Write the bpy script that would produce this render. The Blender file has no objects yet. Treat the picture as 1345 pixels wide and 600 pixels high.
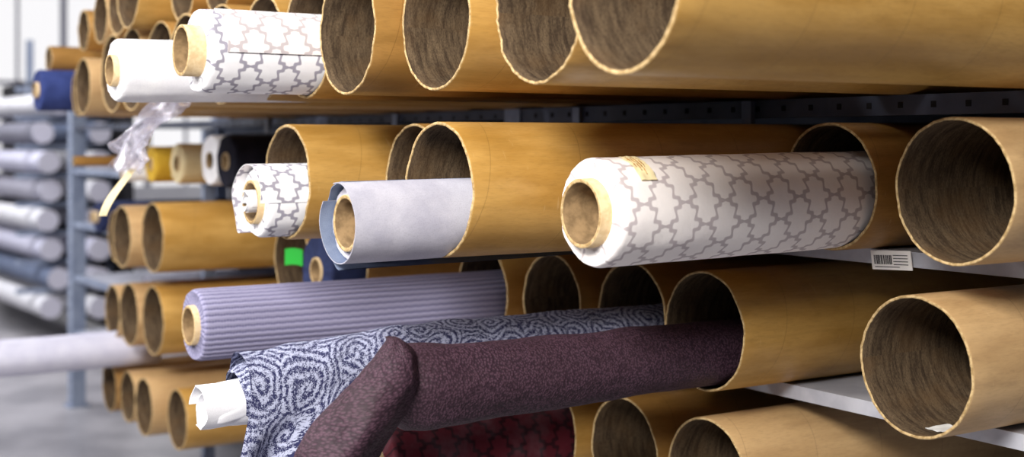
import bpy, math, random
from mathutils import Vector, noise
random.seed(7)
EYE=1.55
pi=math.pi
def srgb(r,g,b,a=1.0):
    def f(c):
        c/=255.0
        return c/12.92 if c<=0.04045 else ((c+0.055)/1.055)**2.4
    return (f(r),f(g),f(b),a)
def nz(x,y,z=0.0): return noise.noise(Vector((x,y,z)))

# ------------------------------------------------------------ node helper
class NT:
    def __init__(s,name):
        m=bpy.data.materials.new(name); m.use_nodes=True
        s.m=m; s.t=m.node_tree; s.b=s.t.nodes['Principled BSDF']; s.n=s.t.nodes
    def _in(s,sock,v):
        if hasattr(v,'is_linked') or isinstance(v,bpy.types.NodeSocket): s.t.links.new(v,sock)
        else: sock.default_value=v
    def math(s,op,a,b=0.0,c=0.0):
        n=s.n.new('ShaderNodeMath'); n.operation=op
        s._in(n.inputs[0],a); s._in(n.inputs[1],b); s._in(n.inputs[2],c); return n.outputs[0]
    def uv(s):
        n=s.n.new('ShaderNodeUVMap'); n.uv_map='UVMap'; return n.outputs[0]
    def obj(s):
        return s.n.new('ShaderNodeTexCoord').outputs['Object']
    def sep(s,v):
        n=s.n.new('ShaderNodeSeparateXYZ'); s._in(n.inputs[0],v); return n.outputs
    def comb(s,x,y,z=0.0):
        n=s.n.new('ShaderNodeCombineXYZ'); s._in(n.inputs[0],x); s._in(n.inputs[1],y); s._in(n.inputs[2],z); return n.outputs[0]
    def scale(s,v,sc):
        n=s.n.new('ShaderNodeMapping'); s._in(n.inputs[0],v); n.inputs['Scale'].default_value=sc; return n.outputs[0]
    def noise(s,v,sc,det=4,rough=0.6):
        n=s.n.new('ShaderNodeTexNoise'); s._in(n.inputs['Vector'],v); n.inputs['Scale'].default_value=sc
        n.inputs['Detail'].default_value=det; n.inputs['Roughness'].default_value=rough; return n.outputs[0]
    def ramp(s,f,lo,hi,smooth=True):
        n=s.n.new('ShaderNodeMapRange'); n.interpolation_type='SMOOTHSTEP' if smooth else 'LINEAR'
        s._in(n.inputs[0],f); n.inputs[1].default_value=lo; n.inputs[2].default_value=hi; return n.outputs[0]
    def mix(s,f,a,b,mode='MIX'):
        n=s.n.new('ShaderNodeMix'); n.data_type='RGBA'; n.blend_type=mode
        s._in(n.inputs[0],f); s._in(n.inputs[6],a); s._in(n.inputs[7],b); return n.outputs[2]
    def bump(s,h,st=0.3,d=0.002):
        n=s.n.new('ShaderNodeBump'); s._in(n.inputs['Height'],h); n.inputs['Strength'].default_value=st
        n.inputs['Distance'].default_value=d; s.t.links.new(n.outputs[0],s.b.inputs['Normal'])
    def out(s,col,rough=0.6,metal=0.0,spec=0.5):
        s._in(s.b.inputs['Base Color'],col); s._in(s.b.inputs['Roughness'],rough)
        s.b.inputs['Metallic'].default_value=metal; s.b.inputs['Specular IOR Level'].default_value=spec
        return s.m
    def rand(s):
        return s.n.new('ShaderNodeObjectInfo').outputs['Random']

def mat_card(name,base,alt,rough=0.38):
    n=NT(name); uv=n.uv(); xy=n.sep(uv); ob=n.obj()
    r=n.rand()
    vec=n.comb(n.math('ADD',xy[0],n.math('MULTIPLY',r,9.0)),xy[1],n.math('MULTIPLY',r,5.0))
    big=n.noise(n.scale(vec,(1.2,5,1)),3.0,4)
    fine=n.noise(n.scale(vec,(14,90,1)),4.0,3)
    dk=tuple(c*0.52 for c in alt[:3])+(1,)
    col=n.mix(n.ramp(big,0.3,0.7),base,alt)
    col=n.mix(n.math('MULTIPLY',n.ramp(fine,0.45,0.75),0.22),col,dk)
    blot=n.noise(n.scale(vec,(3,9,1)),6.0,5,0.7)
    col=n.mix(n.math('MULTIPLY',n.ramp(blot,0.52,0.75),0.28),col,dk)
    strk=n.noise(n.scale(vec,(1.5,28,1)),2.5,5,0.65)
    col=n.mix(n.math('MULTIPLY',n.ramp(strk,0.5,0.72),0.20),col,dk)
    sp=n.math('FRACT',n.math('ADD',n.math('ADD',n.math('MULTIPLY',xy[0],5.1),n.math('MULTIPLY',xy[1],1.2733)),r))
    seam=n.math('LESS_THAN',sp,0.010)
    col=n.mix(n.math('MULTIPLY',seam,0.35),col,tuple(c*0.35 for c in alt[:3])+(1,))
    sc=n.noise(n.scale(vec,(60,8,1)),2.0,3)
    col=n.mix(n.math('MULTIPLY',n.ramp(sc,0.68,0.74),0.25),col,(0.75,0.55,0.3,1))
    col=n.mix(n.math('MULTIPLY',n.math('FRACT',n.math('MULTIPLY',r,7.31)),0.30),col,dk)
    n.bump(n.math('ADD',fine,n.math('MULTIPLY',seam,-1.2)),0.16,0.0008)
    return n.out(col,n.math('ADD',n.math('MULTIPLY',fine,0.3),rough-0.12),0,0.5)

CARD=[mat_card('cardboard_ochre',srgb(206,162,90),srgb(174,130,60)),
      mat_card('cardboard_amber',srgb(184,138,74),srgb(148,108,52)),
      mat_card('cardboard_tan',srgb(212,176,126),srgb(184,148,102),0.5)]
def mat_inner():
    n=NT('cardboard_inner'); uv=n.uv(); xy=n.sep(uv); r=n.rand()
    vec=n.comb(n.math('ADD',xy[0],n.math('MULTIPLY',r,7.0)),xy[1],0.0)
    st=n.noise(n.scale(vec,(45,7,1)),1.8,7,0.75)
    fi=n.noise(n.scale(vec,(200,90,1)),2.0,4,0.7)
    big=n.noise(n.scale(vec,(6,6,1)),1.5,4)
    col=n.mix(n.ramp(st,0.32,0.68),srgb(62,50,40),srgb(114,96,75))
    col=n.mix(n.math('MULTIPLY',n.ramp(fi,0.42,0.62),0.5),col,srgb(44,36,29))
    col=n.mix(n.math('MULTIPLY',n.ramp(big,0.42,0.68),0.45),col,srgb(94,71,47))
    n.bump(n.math('ADD',st,fi),0.3,0.0012)
    return n.out(col,0.95,0,0.05)
M_IN=mat_inner()
def mat_simple(name,c1,c2,rough=0.7,scale=20,bump=0.0,metal=0,spec=0.4,stretch=(1,1,1)):
    n=NT(name); f=n.noise(n.scale(n.obj(),stretch),scale,5)
    if bump: n.bump(f,bump,0.002)
    return n.out(n.mix(n.ramp(f,0.35,0.65),c1,c2),rough,metal,spec)
M_RIM=mat_simple('cardboard_edge',srgb(196,170,126),srgb(150,124,84),0.9,120,0.3,0,0.1)
M_CORE=mat_simple('core_board',srgb(214,190,150),srgb(196,168,126),0.75,60,0.1)
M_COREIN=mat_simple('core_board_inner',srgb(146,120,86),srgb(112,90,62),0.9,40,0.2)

def mat_trellis(name,bg,line,a=0.086,b=0.074,w=0.05,A1=0.125,A3=0.062):
    """lobed trellis: two families of scalloped lines crossing at the lattice points"""
    n=NT(name); xy=n.sep(n.uv())
    U=n.math('DIVIDE',xy[0],a); V=n.math('DIVIDE',xy[1],b)
    P=n.math('ADD',U,V); Q=n.math('SUBTRACT',U,V)
    def wav(q):
        s1=n.math('MULTIPLY',n.math('SINE',n.math('MULTIPLY',q,2*pi)),A1)
        s3=n.math('MULTIPLY',n.math('SINE',n.math('MULTIPLY',q,6*pi)),A3)
        return n.math('ADD',s1,s3)
    def dist(p,q):
        f=n.math('FRACT',n.math('ADD',n.math('SUBTRACT',p,wav(q)),0.5))
        return n.math('ABSOLUTE',n.math('SUBTRACT',f,0.5))
    k=n.math('MINIMUM',dist(P,Q),dist(Q,P))
    m=n.ramp(k,w+0.03,w-0.03)
    f=n.noise(n.uv(),9.0,4); fi=n.noise(n.uv(),700.0,2)
    col=n.mix(m,bg,line)
    col=n.mix(n.math('MULTIPLY',n.ramp(f,0.4,0.7),0.12),col,srgb(190,180,190))
    col=n.mix(n.math('MULTIPLY',n.ramp(fi,0.5,0.7),0.10),col,srgb(120,110,115))
    n.bump(n.math('ADD',f,n.math('MULTIPLY',m,0.05)),0.25,0.01)
    return n.out(col,0.8,0,0.2)
M_TREL=mat_trellis('fabric_trellis_cream',srgb(240,235,234),srgb(190,181,184),0.090,0.080,0.074)
M_TREL2=mat_trellis('fabric_trellis_grey',srgb(236,236,240),srgb(154,151,165),0.084,0.076,0.078)
def mat_cloth(name,c1,c2,rough=0.85,sc=12,bump=0.3,fscale=500):
    n=NT(name); f=n.noise(n.uv(),sc,4); fi=n.noise(n.uv(),fscale,3)
    col=n.mix(n.ramp(f,0.3,0.7),c1,c2)
    col=n.mix(n.math('MULTIPLY',n.ramp(fi,0.45,0.7),0.25),col,tuple(c*0.5 for c in c2[:3])+(1,))
    n.bump(n.math('ADD',f,n.math('MULTIPLY',fi,0.15)),bump,0.006)
    return n.out(col,rough,0,0.2)
M_WHITE=mat_cloth('fabric_white',srgb(238,238,241),srgb(222,222,228))
M_GREY=mat_cloth('fabric_grey_lilac',srgb(192,191,203),srgb(170,169,184),fscale=420)
M_PALE=mat_cloth('fabric_pale_lilac',srgb(214,214,230),srgb(200,200,220))
M_GREYBL=mat_cloth('fabric_grey_blue_backing',srgb(126,138,162),srgb(100,112,140))
M_NAVY=mat_cloth('fabric_navy',srgb(48,58,96),srgb(34,40,70))
M_BLUE=mat_cloth('fabric_blue',srgb(58,72,130),srgb(42,54,104))
M_BLACK=mat_cloth('fabric_black',srgb(38,38,52),srgb(24,24,34))
M_YEL=mat_cloth('fabric_yellow',srgb(228,190,70),srgb(204,162,50))
M_CREAM=mat_cloth('fabric_cream',srgb(240,226,184),srgb(224,204,158))
M_GREYD=mat_cloth('fabric_mid_grey',srgb(150,150,162),srgb(120,120,134))
def mat_ribbed():
    n=NT('fabric_ribbed_lavender'); xy=n.sep(n.uv())
    ph=n.math('ADD',n.math('MULTIPLY',xy[1],2*pi/0.0145),n.math('MULTIPLY',n.math('SINE',n.math('MULTIPLY',xy[0],260.0)),0.22))
    w=n.math('SINE',ph); fi=n.noise(n.uv(),600,3)
    chk=n.math('SINE',n.math('MULTIPLY',xy[0],900.0))
    m=n.ramp(n.math('ADD',w,n.math('MULTIPLY',chk,0.2)),-1.0,-0.1)
    col=n.mix(m,srgb(108,106,138),srgb(156,153,182))
    col=n.mix(n.math('MULTIPLY',n.ramp(fi,0.4,0.7),0.35),col,srgb(104,104,134))
    n.bump(n.math('ADD',w,fi),0.35,0.0015)
    return n.out(col,0.85,0,0.2)
M_RIB=mat_ribbed()
def mat_paisley():
    n=NT('fabric_paisley_navy'); uv=n.scale(n.uv(),(11.0,11.0,1))
    dn=n.n.new('ShaderNodeTexNoise'); n.t.links.new(uv,dn.inputs['Vector']); dn.inputs['Scale'].default_value=1.6
    add=n.n.new('ShaderNodeVectorMath'); add.operation='MULTIPLY_ADD'
    n.t.links.new(dn.outputs['Color'],add.inputs[0]); add.inputs[1].default_value=(0.4,0.4,0); n.t.links.new(uv,add.inputs[2])
    vec=add.outputs[0]
    vo=n.n.new('ShaderNodeTexVoronoi'); vo.voronoi_dimensions='2D'; vo.inputs['Scale'].default_value=1.0; vo.inputs['Randomness'].default_value=0.75
    n.t.links.new(vec,vo.inputs['Vector'])
    sub=n.n.new('ShaderNodeVectorMath'); sub.operation='SUBTRACT'
    n.t.links.new(vec,sub.inputs[0]); n.t.links.new(vo.outputs['Position'],sub.inputs[1])
    r=n.sep(sub.outputs[0]); ang=n.math('ARCTAN2',r[1],r[0])
    ph=n.math('ADD',n.math('MULTIPLY',vo.outputs['Distance'],35.0),n.math('MULTIPLY',ang,1.0))
    w=n.math('SINE',ph)
    sp=n.noise(n.uv(),480,3,0.7); sp2=n.noise(n.uv(),170,3)
    v=n.math('ADD',n.math('MULTIPLY',w,0.9),n.math('MULTIPLY',n.math('SUBTRACT',sp,0.5),11.0))
    v=n.math('ADD',v,n.math('MULTIPLY',n.math('SUBTRACT',sp2,0.5),6.5))
    m=n.ramp(v,-0.45,0.55)
    col=n.mix(m,srgb(46,48,86),srgb(180,185,211))
    n.bump(n.math('ADD',m,sp),0.4,0.002)
    return n.out(col,0.8,0,0.2)
M_PAIS=mat_paisley()
def mat_purple():
    n=NT('fabric_aubergine_grain')
    v=n.n.new('ShaderNodeTexVoronoi'); v.inputs['Scale'].default_value=230; n.t.links.new(n.uv(),v.inputs['Vector'])
    f=n.noise(n.uv(),8,4)
    col=n.mix(n.ramp(v.outputs['Distance'],0.15,0.75),srgb(82,58,72),srgb(46,30,41))
    col=n.mix(n.math('MULTIPLY',n.ramp(f,0.35,0.7),0.4),col,srgb(52,35,42))
    n.bump(n.math('MULTIPLY',v.outputs['Distance'],-1.0),0.5,0.0025)
    return n.out(col,0.6,0,0.25)
M_PURP=mat_purple()
M_RED=mat_trellis('fabric_dark_red',srgb(92,26,38),srgb(50,13,23),0.09,0.08,0.09)
M_STEEL=mat_simple('rack_steel_bluegrey',srgb(138,148,168),srgb(116,126,148),0.5,8,0,0.2)
M_STEEL_SHADED=mat_simple('rack_steel_shaded',srgb(70,76,94),srgb(54,60,76),0.5,8,0,0.2)  # darker copy of the rack steel, shade painted into its colour
M_DECK=mat_simple('rack_deck_lightgrey',srgb(186,188,198),srgb(160,162,174),0.55,6,0,0.1)
M_GAP_SHADE=mat_simple('rack_gap_shade',srgb(42,40,46),srgb(30,29,34),0.9,4)  # near-black colour standing in for shade in the gaps
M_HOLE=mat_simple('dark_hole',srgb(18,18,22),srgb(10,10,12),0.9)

# ------------------------------------------------------------ mesh builder
class MB:
    def __init__(s): s.v=[];s.f=[];s.m=[];s.uv=[];s.mats=[];s.sm=[]
    def mi(s,mat):
        if mat not in s.mats: s.mats.append(mat)
        return s.mats.index(mat)
    def face(s,idx,mat,uvs,smooth=True):
        s.f.append(idx); s.m.append(s.mi(mat)); s.uv.append(uvs); s.sm.append(smooth)
    def grid(s,fn,ns,nt,mat,uvf=None,close_t=False,flip=False):
        b=len(s.v); cols=nt if close_t else nt+1
        for i in range(ns+1):
            for j in range(cols):
                s.v.append(fn(i/ns,j/nt))
        for i in range(ns):
            for j in range(nt):
                j2=(j+1)%cols if close_t else j+1
                q=[b+i*cols+j,b+(i+1)*cols+j,b+(i+1)*cols+j2,b+i*cols+j2]
                st=[(i/ns,j/nt),((i+1)/ns,j/nt),((i+1)/ns,(j+1)/nt),(i/ns,(j+1)/nt)]
                if flip: q.reverse(); st.reverse()
                s.face(q,mat,[uvf(a,c) if uvf else (a,c) for a,c in st])
    def lathe(s,prof,seg=96,c=(0,0),deform=None,R0=0.1):
        b=len(s.v); n=len(prof)
        for (x,r,_) in prof:
            for j in range(seg):
                th=2*pi*j/seg
                xx,rr=(x,r)
                if deform: xx,rr=deform(x,r,th)
                s.v.append((xx,c[0]+rr*math.cos(th),c[1]+rr*math.sin(th)))
        for i in range(n):
            i2=(i+1)%n; mat=prof[i][2]
            if mat is None: continue
            r0=R0
            for j in range(seg):
                j2=(j+1)%seg
                q=[b+i*seg+j,b+i2*seg+j,b+i2*seg+j2,b+i*seg+j2]
                dr=abs(prof[i][0]-prof[i2][0])<1e-4
                ua=prof[i][0]+(prof[i][1] if dr else 0); ub=prof[i2][0]+(prof[i2][1] if dr else 0)
                v0=2*pi*j/seg*r0; v1=2*pi*(j+1)/seg*r0
                s.face(q,mat,[(ua,v0),(ub,v0),(ub,v1),(ua,v1)])
    def box(s,x0,x1,y0,y1,z0,z1,mat,bev=0.0):
        b=len(s.v)
        for x in (x0,x1):
            for y in (y0,y1):
                for z in (z0,z1): s.v.append((x,y,z))
        for q in [(0,1,3,2),(4,6,7,5),(0,4,5,1),(2,3,7,6),(0,2,6,4),(1,5,7,3)]:
            s.face([b+k for k in q],mat,[(0,0),(1,0),(1,1),(0,1)],False)
    def build(s,name,loc=(0,0,0),rot=(0,0,0)):
        me=bpy.data.meshes.new(name); me.from_pydata(s.v,[],s.f)
        for m in s.mats: me.materials.append(m)
        uvl=me.uv_layers.new(name='UVMap')
        k=0
        for p,mi,uv,sm in zip(me.polygons,s.m,s.uv,s.sm):
            p.material_index=mi; p.use_smooth=sm
            for u in uv: uvl.data[k].uv=u; k+=1
        me.validate()
        o=bpy.data.objects.new(name,me); o.location=loc; o.rotation_euler=rot
        bpy.context.collection.objects.link(o); return o

# ------------------------------------------------------------ objects
def tube(x0,y,lvl,D=0.25,L=None,mat=0,wall=0.0062,name='cardboard_tube',yaw=0.0,jag=1.0):
    if L is None: L=3.0-x0
    R=D/2; mb=MB(); M=CARD[mat]; e=0.010*random.uniform(-1,1); ph=random.uniform(0,6)
    wall=wall*random.uniform(0.85,1.15)
    amp=0.0012*jag
    def df(x,r,th):
        k=1+e*math.cos(2*th+ph)*max(0,1-x/0.8)
        dx=0
        if x<0.05: dx=amp*(nz(3*math.cos(th)+ph*9,3*math.sin(th))*2+nz(14*math.cos(th)+ph,14*math.sin(th)))
        rr=r*k
        if x<0.02 and r<R: rr+=0.0010*jag*nz(11*math.cos(th),11*math.sin(th)+ph*5)
        return x+dx,rr
    b=0.0015
    prof=[(L,R,M)]
    for i in range(1,7): prof.append((L*(1-i/7),R,M))
    prof+=[(0.05,R,M),(0.004,R,M),(b,R-b*0.3,M_RIM),(0,R-b,M_RIM),(0,R-wall+b,M_RIM),(b,R-wall,M_IN),(0.03,R-wall,M_IN)]
    for i in range(1,9): prof.append((0.03+(L-0.03)*(i/8)**1.5,R-wall,M_IN if i<8 else M_RIM))
    mb.lathe(prof,112,deform=df,R0=R)
    return mb.build(name,(x0,y,EYE+lvl+R),(random.uniform(0,0) ,0,yaw))

def roll(x0,y,zc,D,mat,core=0.1,corep=0.03,L=None,name='fabric_roll',ribs=False,layers=9,dish=0.004,coremat=None,extra=None,wob=0.0015,sag=0.0):
    if L is None: L=2.6-x0
    R=D/2; mb=MB(); cr=core/2; s=random.uniform(0,50)
    cm=coremat or M_CORE
    def df(x,r,th):
        rr=r; xx=x
        if r>cr+0.002:
            k=(r-cr)/(R-cr)
            rr+=k*wob*(nz(x*5+s,2*math.cos(th),2*math.sin(th))*1.6+nz(x*22+s,5*math.cos(th),5*math.sin(th))*0.5)
            if ribs and r>=R-0.0001: rr+=0.0008*math.sin(th*R/0.0145*2*pi)
            if x<0.03: xx+=0.004*k*nz(2*math.cos(th)+s,2*math.sin(th))+0.002*nz(8*math.cos(th)+s+r*200,8*math.sin(th))
        return xx,rr
    prof=[(L,R,mat)]
    N=26
    for i in range(1,N): prof.append((L*(1-i/N),R,mat))
    prof+=[(0.012,R,mat),(0.006,R-0.0008,mat),(0.002,R-0.003,mat),(0.0,R-0.006,mat)]
    rr=R-0.006; K=layers*2
    for i in range(1,K+1):
        r=rr+(cr+0.0008-rr)*i/K
        xo=(0.0022 if i%2 else -0.0006)+dish*math.sin(pi*i/K)
        prof.append((xo,r,mat))
    prof[-1]=(0.002,cr+0.0005,cm)
    wl=0.007 if core>0.07 else 0.005
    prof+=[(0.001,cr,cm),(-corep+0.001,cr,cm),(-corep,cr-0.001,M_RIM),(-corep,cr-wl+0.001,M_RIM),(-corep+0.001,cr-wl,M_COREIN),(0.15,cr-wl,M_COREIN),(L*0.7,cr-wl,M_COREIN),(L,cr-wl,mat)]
    seg=256 if ribs else 112
    mb.lathe(prof,seg,deform=df,R0=R)
    if extra: extra(mb,R,L)
    # free end hangs slightly lower than the supported end
    return mb.build(name,(x0,y,EYE+zc-sag),(0,-sag/0.8,0))

def spiral_sheet(mb,x0,x1,th0,th1,r0,r1,mat,c=(0,0),nt=40,ns=6,jag=0.004,thick=0.0015,back=None,seed=0):
    L=abs(th1-th0)*max(r0,r1)
    def mk(off):
        def fn(s,t):
            th=th0+(th1-th0)*t; r=r0+(r1-r0)*t+off
            r+=0.002*nz(t*6+seed,s*3)
            x=x0+(x1-x0)*s
            if s==0: x+=jag*nz(t*5+seed,3.3)*2
            return (x,c[0]+r*math.cos(th),c[1]+r*math.sin(th))
        return fn
    uvf=lambda s,t:(x0+(x1-x0)*s,L*t)
    mb.grid(mk(0),ns,nt,back or mat,uvf); mb.grid(mk(thick),ns,nt,mat,uvf)
    f0,f1=mk(0),mk(thick)
    mb.grid(lambda s,t:(f0(0,t) if s==0 else f1(0,t)),1,nt,mat,uvf)

L1,L2,L3,L4=0.09,-0.214,-0.52,-0.83
B1,B2,B3,B4=-0.16,-0.47,-0.78,-1.10

# --- row 1
tube(1.108,1.45,L1,mat=0)
tube(1.187,1.775,L1,mat=0,jag=1.8)
tube(1.187,2.11,L1,mat=0,D=0.25)
tube(1.138,2.375,L1,mat=1)
tube(1.17,2.64,L1,mat=1)
tube(1.18,2.91,L1,mat=0)
tube(1.18,3.18,L1,mat=1)
tube(1.18,3.45,L1,mat=2)
tube(1.20,3.72,L1,mat=1)
tube(1.20,3.99,L1,mat=2)
tube(1.22,4.26,L1,mat=1)
tube(1.25,4.72,L1,D=0.2,mat=2)
for (x,y,D,m) in [(1.22,3.585,0.2,1),(1.15,3.855,0.22,0),(1.2,4.13,0.2,1),(1.25,4.5,0.17,2),(1.3,4.9,0.15,1),(1.22,3.31,0.2,1)]:
    tube(x,y,L1+0.235,D=D,mat=m)
tube(1.25,5.2,L1+0.17,D=0.1,mat=1)
tube(1.3,4.97,L1,D=0.18,mat=0)
# --- row 2
tube(1.835,1.486,L2+0.004,mat=2)
tube(1.93,1.86,L2,mat=1)
tube(1.20,2.12,L2,mat=0)
tube(1.30,2.395,L2,mat=1)
tube(1.15,2.70,L2,mat=0)
# --- row 3
tube(1.85,1.58,L3,mat=2)
tube(1.83,2.115,L3,mat=0)
tube(1.85,2.385,L3,mat=1)
tube(1.82,2.66,L3,mat=1)
tube(1.82,2.98,L3,mat=0)
# --- row 4
tube(1.85,2.13,L4,mat=2)
tube(1.84,2.40,L4,mat=1)
tube(1.82,2.68,L4,mat=0)
tube(1.82,2.96,L4,mat=0)
# --- far bay
for (x,y,l,D,m) in [(1.486,4.69,B2,0.25,0),(1.45,4.94,B2,0.23,2),(1.5,5.19,B2,0.2,2),(1.62,3.37,B2,0.25,1),(1.57,3.65,B2,0.25,0),(1.78,4.0,B2,0.25,1),
    (1.52,4.79,B3,0.25,0),(1.51,5.05,B3,0.24,2),(1.52,5.30,B3,0.21,2),(1.8,3.5,B3,0.25,0),(1.85,3.85,B3,0.25,1),
    (1.56,4.64,B4,0.215,0),(1.53,4.93,B4,0.215,2),(1.55,5.2,B4,0.2,2),(1.55,5.45,B4,0.2,1),(1.8,3.6,B4,0.24,0),(1.8,4.1,B4,0.24,1)]:
    tube(x,y,l,D=D,mat=m)

# --- rolls row 1
roll(0.93,2.64,L1+0.0065+0.0875,0.172,M_TREL2,core=0.105,corep=0.035,name='trellis_fabric_roll',
     extra=lambda mb,R,L:spiral_sheet(mb,0.03,1.0,0.55*pi,1.02*pi,R+0.001,R+0.003,M_TREL,seed=3))
roll(0.84,2.91,L1+0.0065+0.069,0.138,M_WHITE,core=0.07,corep=0.012,name='white_fabric_roll',sag=0.012)
roll(1.2,5.16,L1+0.1,0.155,M_BLUE,core=0.06,corep=0.01,name='blue_fabric_roll')
# row 2
roll(1.355,1.86,L2+0.0075+0.0945,0.189,M_TREL,core=0.12,corep=0.022,name='trellis_fabric_roll',sag=0.012)
def greytail(mb,R,L):
    spiral_sheet(mb,-0.022,0.9,0.98*pi+1.2*pi,0.42*pi,R+0.001,R+0.004,M_GREY,seed=5,back=M_GREYBL)
    spiral_sheet(mb,-0.012,0.6,-0.45*pi,0.5*pi,R+0.016,R+0.004,M_GREYBL,seed=9,nt=50)
roll(1.02,2.12,L2+0.0075+0.0705,0.134,M_GREY,core=0.1,corep=0.006,name='grey_fabric_roll',extra=greytail,layers=4,sag=0.008)
def petals(mb,R,L):
    for k in range(3):
        spiral_sheet(mb,-0.018-0.006*k,0.2,1.2*k,1.2*k+3.4,0.033-0.007*k,0.022-0.005*k,M_WHITE,seed=k*3,jag=0.004,c=(0,-0.004))
    spiral_sheet(mb,-0.02,0.4,-0.3*pi,1.0*pi,R+0.008,R+0.001,M_TREL2,seed=4,jag=0.006)
roll(1.08,2.70,L2+0.0075+0.08,0.152,M_TREL2,core=0.095,corep=0.012,name='trellis_fabric_roll',extra=petals,layers=5,sag=0.004)
# row 3
roll(1.04,2.98,L3+0.0075+0.088,0.165,M_RIB,core=0.092,corep=0.012,name='ribbed_fabric_roll',ribs=True)
nG=NT('label_green'); M_GREEN=nG.out(srgb(20,160,44),0.5)
def greenlab(mb,R,L):
    # green swing tag tied to the roll edge
    for off in (0,0.0015):
        mb.grid(lambda s,t:(-0.002-0.034*s+off,0.088+0.046*s+off,0.006+0.046*t+0.004*math.sin(s*3)),6,4,M_GREEN)
roll(1.525,3.37,B2+0.113,0.2,M_NAVY,core=0.075,corep=0.004,name='navy_fabric_roll',extra=greenlab)
# row 4
roll(1.36,2.68,L4+0.0075+0.095,0.188,M_RED,core=0.08,corep=0.01,name='dark_red_fabric_roll')
# far bay small rolls
roll(1.64,4.37,B1+0.09,0.18,M_BLACK,core=0.06,name='black_fabric_roll',corep=0.004)
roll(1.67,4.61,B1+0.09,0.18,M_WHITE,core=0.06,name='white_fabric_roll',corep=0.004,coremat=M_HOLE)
roll(1.637,4.87,B1+0.075,0.15,M_CREAM,core=0.06,name='cream_fabric_roll',corep=0.004)
roll(1.61,5.1,B1+0.07,0.14,M_YEL,core=0.05,name='yellow_fabric_roll',corep=0.004)
roll(1.55,5.27,B1+0.03,0.06,M_WHITE,core=0.03,name='white_fabric_roll',corep=0.004)
tube(1.36,5.27,B1+0.062,D=0.04,mat=1,wall=0.004,name='thin_cardboard_tube')
roll(1.9,6.1,B2+0.08,0.16,M_NAVY,core=0.06,name='navy_fabric_roll')
roll(1.9,6.5,B2+0.08,0.16,M_NAVY,core=0.06,name='navy_fabric_roll')
roll(1.9,6.9,B2+0.08,0.16,M_NAVY,core=0.06,name='navy_fabric_roll')
roll(1.9,6.1,B3+0.08,0.16,M_GREYD,core=0.06,name='grey_fabric_roll')
roll(-0.6,5.30,B4+0.2+0.075,0.14,M_PALE,core=0.06,name='pale_fabric_roll',L=2.3)

# --- sweep helper for soft rolls
def interp(pts,n):
    out=[];m=len(pts)-1
    for i in range(n+1):
        t=i/n*m; k=min(int(t),m-1); f=t-k
        p0=pts[max(k-1,0)];p1=pts[k];p2=pts[k+1];p3=pts[min(k+2,m)]
        out.append(tuple(0.5*((2*b)+(-a+c)*f+(2*a-5*b+4*c-d)*f*f+(-a+3*b-3*c+d)*f**3) for a,b,c,d in zip(p0,p1,p2,p3)))
    return out
def sweep(mb,pts,n,mat,seg=72,wob=0.003,seed=0,fold=None,cap=None):
    P=interp(pts,n); b=len(mb.v); length=0; Ls=[]
    for i,p in enumerate(P):
        a=P[max(i-1,0)]; c=P[min(i+1,len(P)-1)]
        T=Vector((c[0]-a[0],c[1]-a[1],c[2]-a[2])).normalized()
        side=Vector((0,1,0)); N=T.cross(side).normalized()
        if N.z<0 and abs(N.z)>0.05: N=-N
        if i>0: length+=(Vector(p[:3])-Vector(P[i-1][:3])).length
        Ls.append(length)
        for j in range(seg):
            th=2*pi*j/seg
            w=1+wob/0.07*(nz(length*7+seed,1.6*math.cos(th),1.6*math.sin(th))*1.5+0.5*nz(length*20+seed,4*math.cos(th),4*math.sin(th)))
            off=side*(p[3]*w*math.cos(th))+N*(p[4]*w*math.sin(th))
            if fold: off=fold(length,th,off,N)
            mb.v.append(tuple(Vector(p[:3])+off))
    for i in range(len(P)-1):
        for j in range(seg):
            j2=(j+1)%seg
            mb.face([b+i*seg+j,b+(i+1)*seg+j,b+(i+1)*seg+j2,b+i*seg+j2],mat,
              [(Ls[i],j/seg*0.44),(Ls[i+1],j/seg*0.44),(Ls[i+1],(j+1)/seg*0.44),(Ls[i],(j+1)/seg*0.44)])
    if cap:
        i=len(P)-1; mb.face([b+i*seg+j for j in range(seg)],cap,[(0,0)]*seg)

# aubergine roll with its outer layers flopped down off the end
mb=MB()
pts=[(2.7,2.115,-.443,.066,.066),(2.2,2.115,-.443,.068,.068),(1.75,2.115,-.443,.069,.068),(1.45,2.115,-.444,.070,.069),(1.25,2.115,-.445,.071,.073),
     (1.16,2.115,-.443,.070,.078),(1.12,2.115,-.445,.064,.074),(1.10,2.112,-.448,.050,.06),(1.09,2.11,-.45,.03,.04)]
pts=[(a,b,c+EYE,d,e) for a,b,c,d,e in pts]
sweep(mb,pts,140,M_PURP,wob=0.0035,seed=4,cap=M_PURP)
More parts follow.
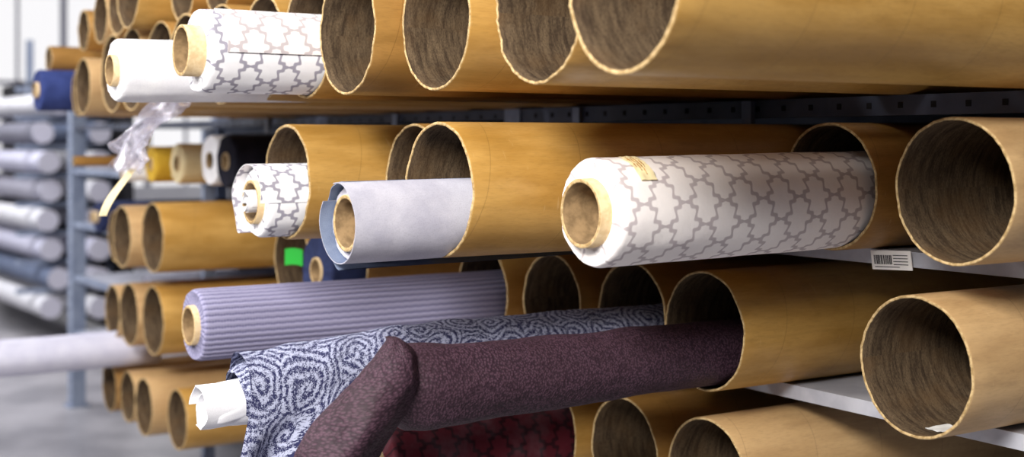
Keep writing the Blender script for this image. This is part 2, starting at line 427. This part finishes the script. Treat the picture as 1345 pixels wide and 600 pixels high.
# loose outer layer: a cloth panel pulled to a peak at the top and hanging diagonally off the roll end
Lp=interp([(1.082,-.346),(1.050,-.374),(1.000,-.415),(0.950,-.457),(0.912,-.498),(0.893,-.545),(0.890,-.64)],40)
Rp=interp([(1.100,-.346),(1.128,-.372),(1.135,-.42),(1.112,-.47),(1.080,-.515),(1.050,-.56),(1.01,-.65)],40)
def flap(s,t):
    i=s*40; k=min(int(i),39); f=i-k
    l=[Lp[k][q]*(1-f)+Lp[k+1][q]*f for q in (0,1)]; r=[Rp[k][q]*(1-f)+Rp[k+1][q]*f for q in (0,1)]
    th=2*pi*t; a=0.5+0.5*math.cos(th)
    x=l[0]*(1-a)+r[0]*a; z=l[1]*(1-a)+r[1]*a
    th2=0.010+0.008*s
    y=2.098-0.060*min(1,s*3.0)**0.6-math.sin(th)*th2
    y+=0.020*s*math.cos(a*6.5-1.0+s*2.0)+0.006*nz(a*5,s*5,3)
    y+=0.022*(2*a-1)**2*min(1,s*4)          # edges roll back away from the viewer side
    return (x+0.002*nz(s*12,a*6),y,EYE+z)
mb.grid(flap,80,72,M_PURP,lambda s,t:(0.3*s,0.3*t),close_t=True)
mb.build('aubergine_fabric_roll')

# paisley roll
mb=MB()
pts=[(2.5,2.385,-.44,.068,.068),(1.9,2.385,-.44,.068,.068),(1.5,2.385,-.442,.07,.068),(1.25,2.385,-.45,.072,.07),(1.05,2.385,-.462,.07,.066),(0.95,2.385,-.474,.062,.058),(0.915,2.385,-.48,.05,.048)]
pts=[(a,b,c+EYE,d,e) for a,b,c,d,e in pts]
sweep(mb,pts,120,M_PAIS,wob=0.005,seed=21)
def drape(s,t):
    x=0.925+0.80*s
    cz=-.445-0.03*max(0,1-(x-0.92)/0.35); R=0.074+0.004*nz(x*9,3.0)
    h=0.135*math.exp(-((x-1.02)/0.16)**2)+0.055*max(0,1-(x-0.92)/0.8)+0.012*nz(x*14,0.5)
    arc=pi*R*1.05; tot=arc+h; d=t*tot
    if d<arc:
        th=d/R-0.05*pi
        y=R*math.cos(th); z=R*math.sin(th)
    else:
        k=(d-arc); y=-R-0.1*k+0.022*(k/0.1)*math.sin(x*38+k*8)*min(1,k*14); z=-k-0.005
    x2=x-0.02*t+0.012*nz(t*4,x*6)-(0.03*max(0,(d-arc))/0.1 if s<0.15 else 0)
    rip=0.006*math.sin(x*55+t*5)*max(0,1-(x-0.92)/0.4)
    return (x2,2.385+y+0.0035*nz(x*16,t*6,2),EYE+cz+z+rip*0.6+0.0035*nz(x*14,t*7,9))
mb.grid(drape,110,60,M_PAIS,lambda s,t:(0.8*s,0.35*t))
pts=[(1.0,2.385,-.480,.048,.046),(0.92,2.385,-.486,.042,.041),(0.875,2.385,-.494,.039,.039),(0.862,2.385,-.496,.033,.033)]
pts=[(a,b,c+EYE,d,e) for a,b,c,d,e in pts]
sweep(mb,pts,24,M_WHITE,wob=0.008,seed=2)
for k in range(6):
    spiral_sheet(mb,0.842+0.005*k+0.004*(k%2),0.95,k*1.3,k*1.3+5.2,0.044-0.0065*k,0.037-0.0055*k,M_WHITE,c=(2.385,EYE-.494),seed=k*7,jag=0.007)
mb.build('paisley_fabric_roll')

# --- plastic wrap + paper strip
n=NT('plastic_wrap'); n.b.inputs['Transmission Weight'].default_value=0.6; n.b.inputs['Alpha'].default_value=0.4
f=n.noise(n.obj(),30,4); n.bump(f,0.8,0.01); M_PL=n.out(srgb(225,222,240),0.2)
mb=MB()
def wrap(s,t):
    d=s*0.30
    x=1.20-min(d,0.22)*1.15-0.03*math.sin(t*9+s*4); z=0.108-max(0,d-0.10)*0.95
    y=3.12+0.13*t*(1-0.3*s)
    return (x+0.04*nz(s*7,t*7,1),y+0.05*nz(s*7,t*7,5),EYE+z+0.03*nz(s*9,t*9,8)+0.01)
mb.grid(wrap,50,36,M_PL)
mb.build('plastic_wrap')
mb=MB()
def strip(s,t):
    return (1.02-0.1*s+0.02*math.sin(s*5),3.22+0.008*t+0.02*math.sin(s*3),EYE+0.05-0.23*s+0.006*t)
mb.grid(lambda s,t:(strip(s,0)[0]+0.018*(t-.5),strip(s,0)[1]+0.012*math.sin(s*6)*t,strip(s,0)[2]),40,3,M_CREAM)
mb.build('paper_strip')

# --- storage rack
mb=MB(); E=EYE; FR=2.04; YE=7.9
def shelf(l,y0,y1,front=FR,h=0.030,st=None):
    z=E+l; st=st or M_STEEL
    mb.box(front,front+0.035,y0,y1,z-h,z-0.0005,st)
    mb.box(front+0.03,2.98,y0,y1,z-0.018,z-0.001,M_DECK if st==M_STEEL or st==M_DECK else M_STEEL_SHADED)
    mb.box(2.94,2.98,y0,y1,z-0.04,z-0.018,M_STEEL)
    if l==L1:
        k=y0+0.06
        while k<y1-0.05:
            mb.box(front-0.001,front+0.002,k,k+0.012,z-0.026,z-0.014,M_HOLE); k+=0.08
def post(x,y,top,w=0.045,d=0.05):
    mb.box(x,x+d,y-w/2,y+w/2,0.01,E+top,M_STEEL)
    mb.box(x-0.02,x+d+0.02,y-w/2-0.02,y+w/2+0.02,0.0,0.01,M_STEEL)
    z=0.08
    while z<E+top-0.05:
        mb.box(x-0.001,x+0.002,y-0.005,y+0.005,z,z+0.02,M_HOLE); z+=0.06
shelf(L1,0.75,3.15,h=0.04,st=M_STEEL_SHADED)  # top shelf takes the shaded steel, as if under the tubes' shadow
for l in (L2,L3,L4): shelf(l,0.75,3.15,st=M_DECK)
shelf(L1,3.2,YE,st=M_STEEL_SHADED)
for l in (B1,B2,B3,B4): shelf(l,3.2,YE)
for y in (0.72,3.175): 
    post(FR+0.045,y,0.09-0.02,0.04); post(2.93,y,0.3)
mb.box(FR-0.005,FR,3.13,3.21,E+0.03,E+0.09,M_STEEL)
post(FR-0.01,YE+0.04,0.2,0.09,0.08); post(2.9,YE+0.04,0.2,0.08,0.08)
post(FR,5.72,0.09-0.04,0.04)
for y in (2.85,2.2,3.87,4.96):
    mb.box(FR-0.012,FR,y-0.015,y+0.015,E+0.03,E+0.088,M_STEEL)
mb.box(3.02,3.04,0.7,YE+0.08,0.05,E+0.9,M_GAP_SHADE)  # added dark sheet, paints the shade seen between tubes
mb.build('storage_rack')

# --- shelf barcode label
mb=MB()
nL=NT('label_paper'); M_PAP=nL.out(srgb(232,230,228),0.6); nI=NT('label_ink'); M_INK=nI.out(srgb(40,38,44),0.7)
mb.box(-0.001,0.001,-0.05,0.05,-0.019,0.019,M_PAP)
y=0.043; random.seed(3)
while y>0.0:
    w=random.choice([0.001,0.0018,0.0026]); mb.box(-0.0016,-0.001,y-w,y,-0.008,0.010,M_INK); y-=w+random.choice([0.0012,0.002])
for k in range(4): mb.box(-0.0016,-0.001,-0.042,-0.006,0.009-k*0.006,0.0105-k*0.006,M_INK)
mb.box(-0.0016,-0.001,-0.02,0.042,-0.014,-0.0125,M_INK)
mb.build('barcode_label',(FR-0.01,1.79,EYE-0.233),(math.radians(-3),math.radians(-6),0))
mb=MB()
spiral_sheet(mb,0.05,0.11,-0.62*pi,-0.45*pi,0.1165,0.1165,M_PAP,jag=0.0,thick=0.0005)
mb.build('paper_label',(1.85,1.58,EYE+L3+0.125))
mb=MB()
nT=NT('masking_tape'); M_TAPE=nT.out(srgb(238,224,178),0.6)
spiral_sheet(mb,0.05,0.085,0.55*pi,0.80*pi,0.0965,0.0965,M_TAPE,jag=0.0,thick=0.0005)
for k in range(4):
    spiral_sheet(mb,0.056+0.006*k,0.0585+0.006*k,(0.58+0.02*(k%2))*pi,(0.70+0.03*(k%3))*pi,0.0971,0.0971,CARD[1],jag=0,thick=0.0002)
mb.build('masking_tape',(1.355,1.86,EYE+L2+0.102-0.012),(0,-0.015,0))

# --- far rack across the aisle (stack of long rolls)
mb=MB()
random.seed(11)
cols=[M_WHITE,M_GREYBL,M_PALE,M_WHITE,M_GREY,M_PALE,M_GREYD,M_WHITE]
def ycyl(mb,x,z,r,y0,y1,mat,slope=0):
    seg=24;b=len(mb.v)
    for yy in (y0,y1):
        for j in range(seg):
            th=2*pi*j/seg; mb.v.append((x+slope*(yy-y0)+r*math.cos(th),yy,z+r*math.sin(th)))
    for j in range(seg):
        j2=(j+1)%seg
        mb.face([b+j,b+seg+j,b+seg+j2,b+j2],mat,[(y0,j*.05),(y1,j*.05),(y1,j*.05+.05),(y0,j*.05+.05)])
    mb.face([b+j for j in range(seg)][::-1],M_GREY,[(0,0)]*seg,False)
z=0.32;i=0
while z<2.0:
    ycyl(mb,2.45+random.uniform(-.05,.05),z,0.08,9.9+random.uniform(0,.35),14.0,cols[i%8],-0.03)
    ycyl(mb,2.75,z,0.08,9.9,14.0,cols[(i+3)%8],-0.03)
    z+=0.215;i+=1
    mb.box(2.25,3.0,10.3,10.36,z-0.125,z-0.09,M_STEEL)
mb.box(2.95,3.0,9.9,14.2,0.1,2.1,M_GAP_SHADE)  # added dark sheet, paints shade into gaps between the long rolls
for (x,y) in ((2.93,10.3),(2.93,13)): mb.box(x,x+0.06,y,y+0.06,0,2.5,M_STEEL)
mb.build('long_roll_rack')

# --- room
def plane(name,pts,mat):
    me=bpy.data.meshes.new(name); me.from_pydata(pts,[],[(0,1,2,3)]); me.materials.append(mat)
    o=bpy.data.objects.new(name,me); bpy.context.collection.objects.link(o); return o
n=NT('concrete_floor'); f=n.noise(n.obj(),1.2,5); f2=n.noise(n.obj(),30,4)
M_FL=n.out(n.mix(n.ramp(n.math('ADD',f,n.math('MULTIPLY',f2,0.2)),0.4,0.8),srgb(164,162,166),srgb(118,117,122)),0.32,0,0.5)
plane('floor',[(-8,-4,0),(9,-4,0),(9,16,0),(-8,16,0)],M_FL)
M_WALL=mat_simple('wall_paint',srgb(232,232,236),srgb(220,220,226),0.8,2)
def boxobj(name,parts):
    mb=MB()
    for p in parts: mb.box(*p)
    return mb.build(name)
boxobj('wall_back',[(-8,9,16,16.2,0,1.0,M_WALL),(-8,9,16,16.2,3.6,5,M_WALL)])
n=NT('window_daylight'); em=n.n.new('ShaderNodeEmission'); em.inputs[0].default_value=(0.97,0.96,0.98,1); em.inputs[1].default_value=1.0
n.t.links.new(em.outputs[0],n.n['Material Output'].inputs[0]); M_SKY=n.m
k=0;x=-8
while x<9:
    k+=1
    boxobj('window_%d'%k,[(x+0.05,x+1.0,16.1,16.12,1.0,3.6,M_SKY),(x,x+0.06,16.0,16.14,1.0,3.6,M_GREYD),(x+0.5,x+0.53,16.05,16.14,1.0,3.6,M_GREYD),(x,x+1.0,16.05,16.14,2.2,2.25,M_GREYD)])
    x+=1.0

# --- lights
def area(name,loc,target,size,size_y,power,col=(1,1,1)):
    l=bpy.data.lights.new(name,'AREA'); l.shape='RECTANGLE'; l.size=size; l.size_y=size_y; l.energy=power; l.color=col
    o=bpy.data.objects.new(name,l); o.location=loc
    d=Vector(target)-Vector(loc); o.rotation_euler=d.to_track_quat('-Z','Y').to_euler(); bpy.context.collection.objects.link(o)
area('aisle_lamp',(-1.3,0.1,EYE+1.55),(1.4,2.2,EYE-0.2),1.0,1.0,270,(1,0.96,0.90))
area('ceiling_lamp',(-1.2,3.8,EYE+2.1),(1.3,3.9,EYE),0.5,4.0,190,(1,0.975,0.965))
area('ceiling_lamp_far',(0.0,9.5,EYE+2.6),(1.5,10.5,1.0),0.6,5.0,440,(0.98,0.97,1))
w=bpy.data.worlds.new('World'); bpy.context.scene.world=w; w.use_nodes=True
w.node_tree.nodes['Background'].inputs[0].default_value=(0.90,0.87,1.0,1); w.node_tree.nodes['Background'].inputs[1].default_value=0.14

# --- camera
c=bpy.data.cameras.new('camera'); c.sensor_width=36; c.lens=1750/1345*36; c.shift_y=-115/1345
co=bpy.data.objects.new('camera',c); co.location=(0,0,EYE); co.rotation_euler=(pi/2,0,math.radians(-32.7))
c.dof.use_dof=True; c.dof.focus_distance=2.5; c.dof.aperture_fstop=2.3
bpy.context.collection.objects.link(co); bpy.context.scene.camera=co
bpy.context.scene.view_settings.view_transform='Standard'
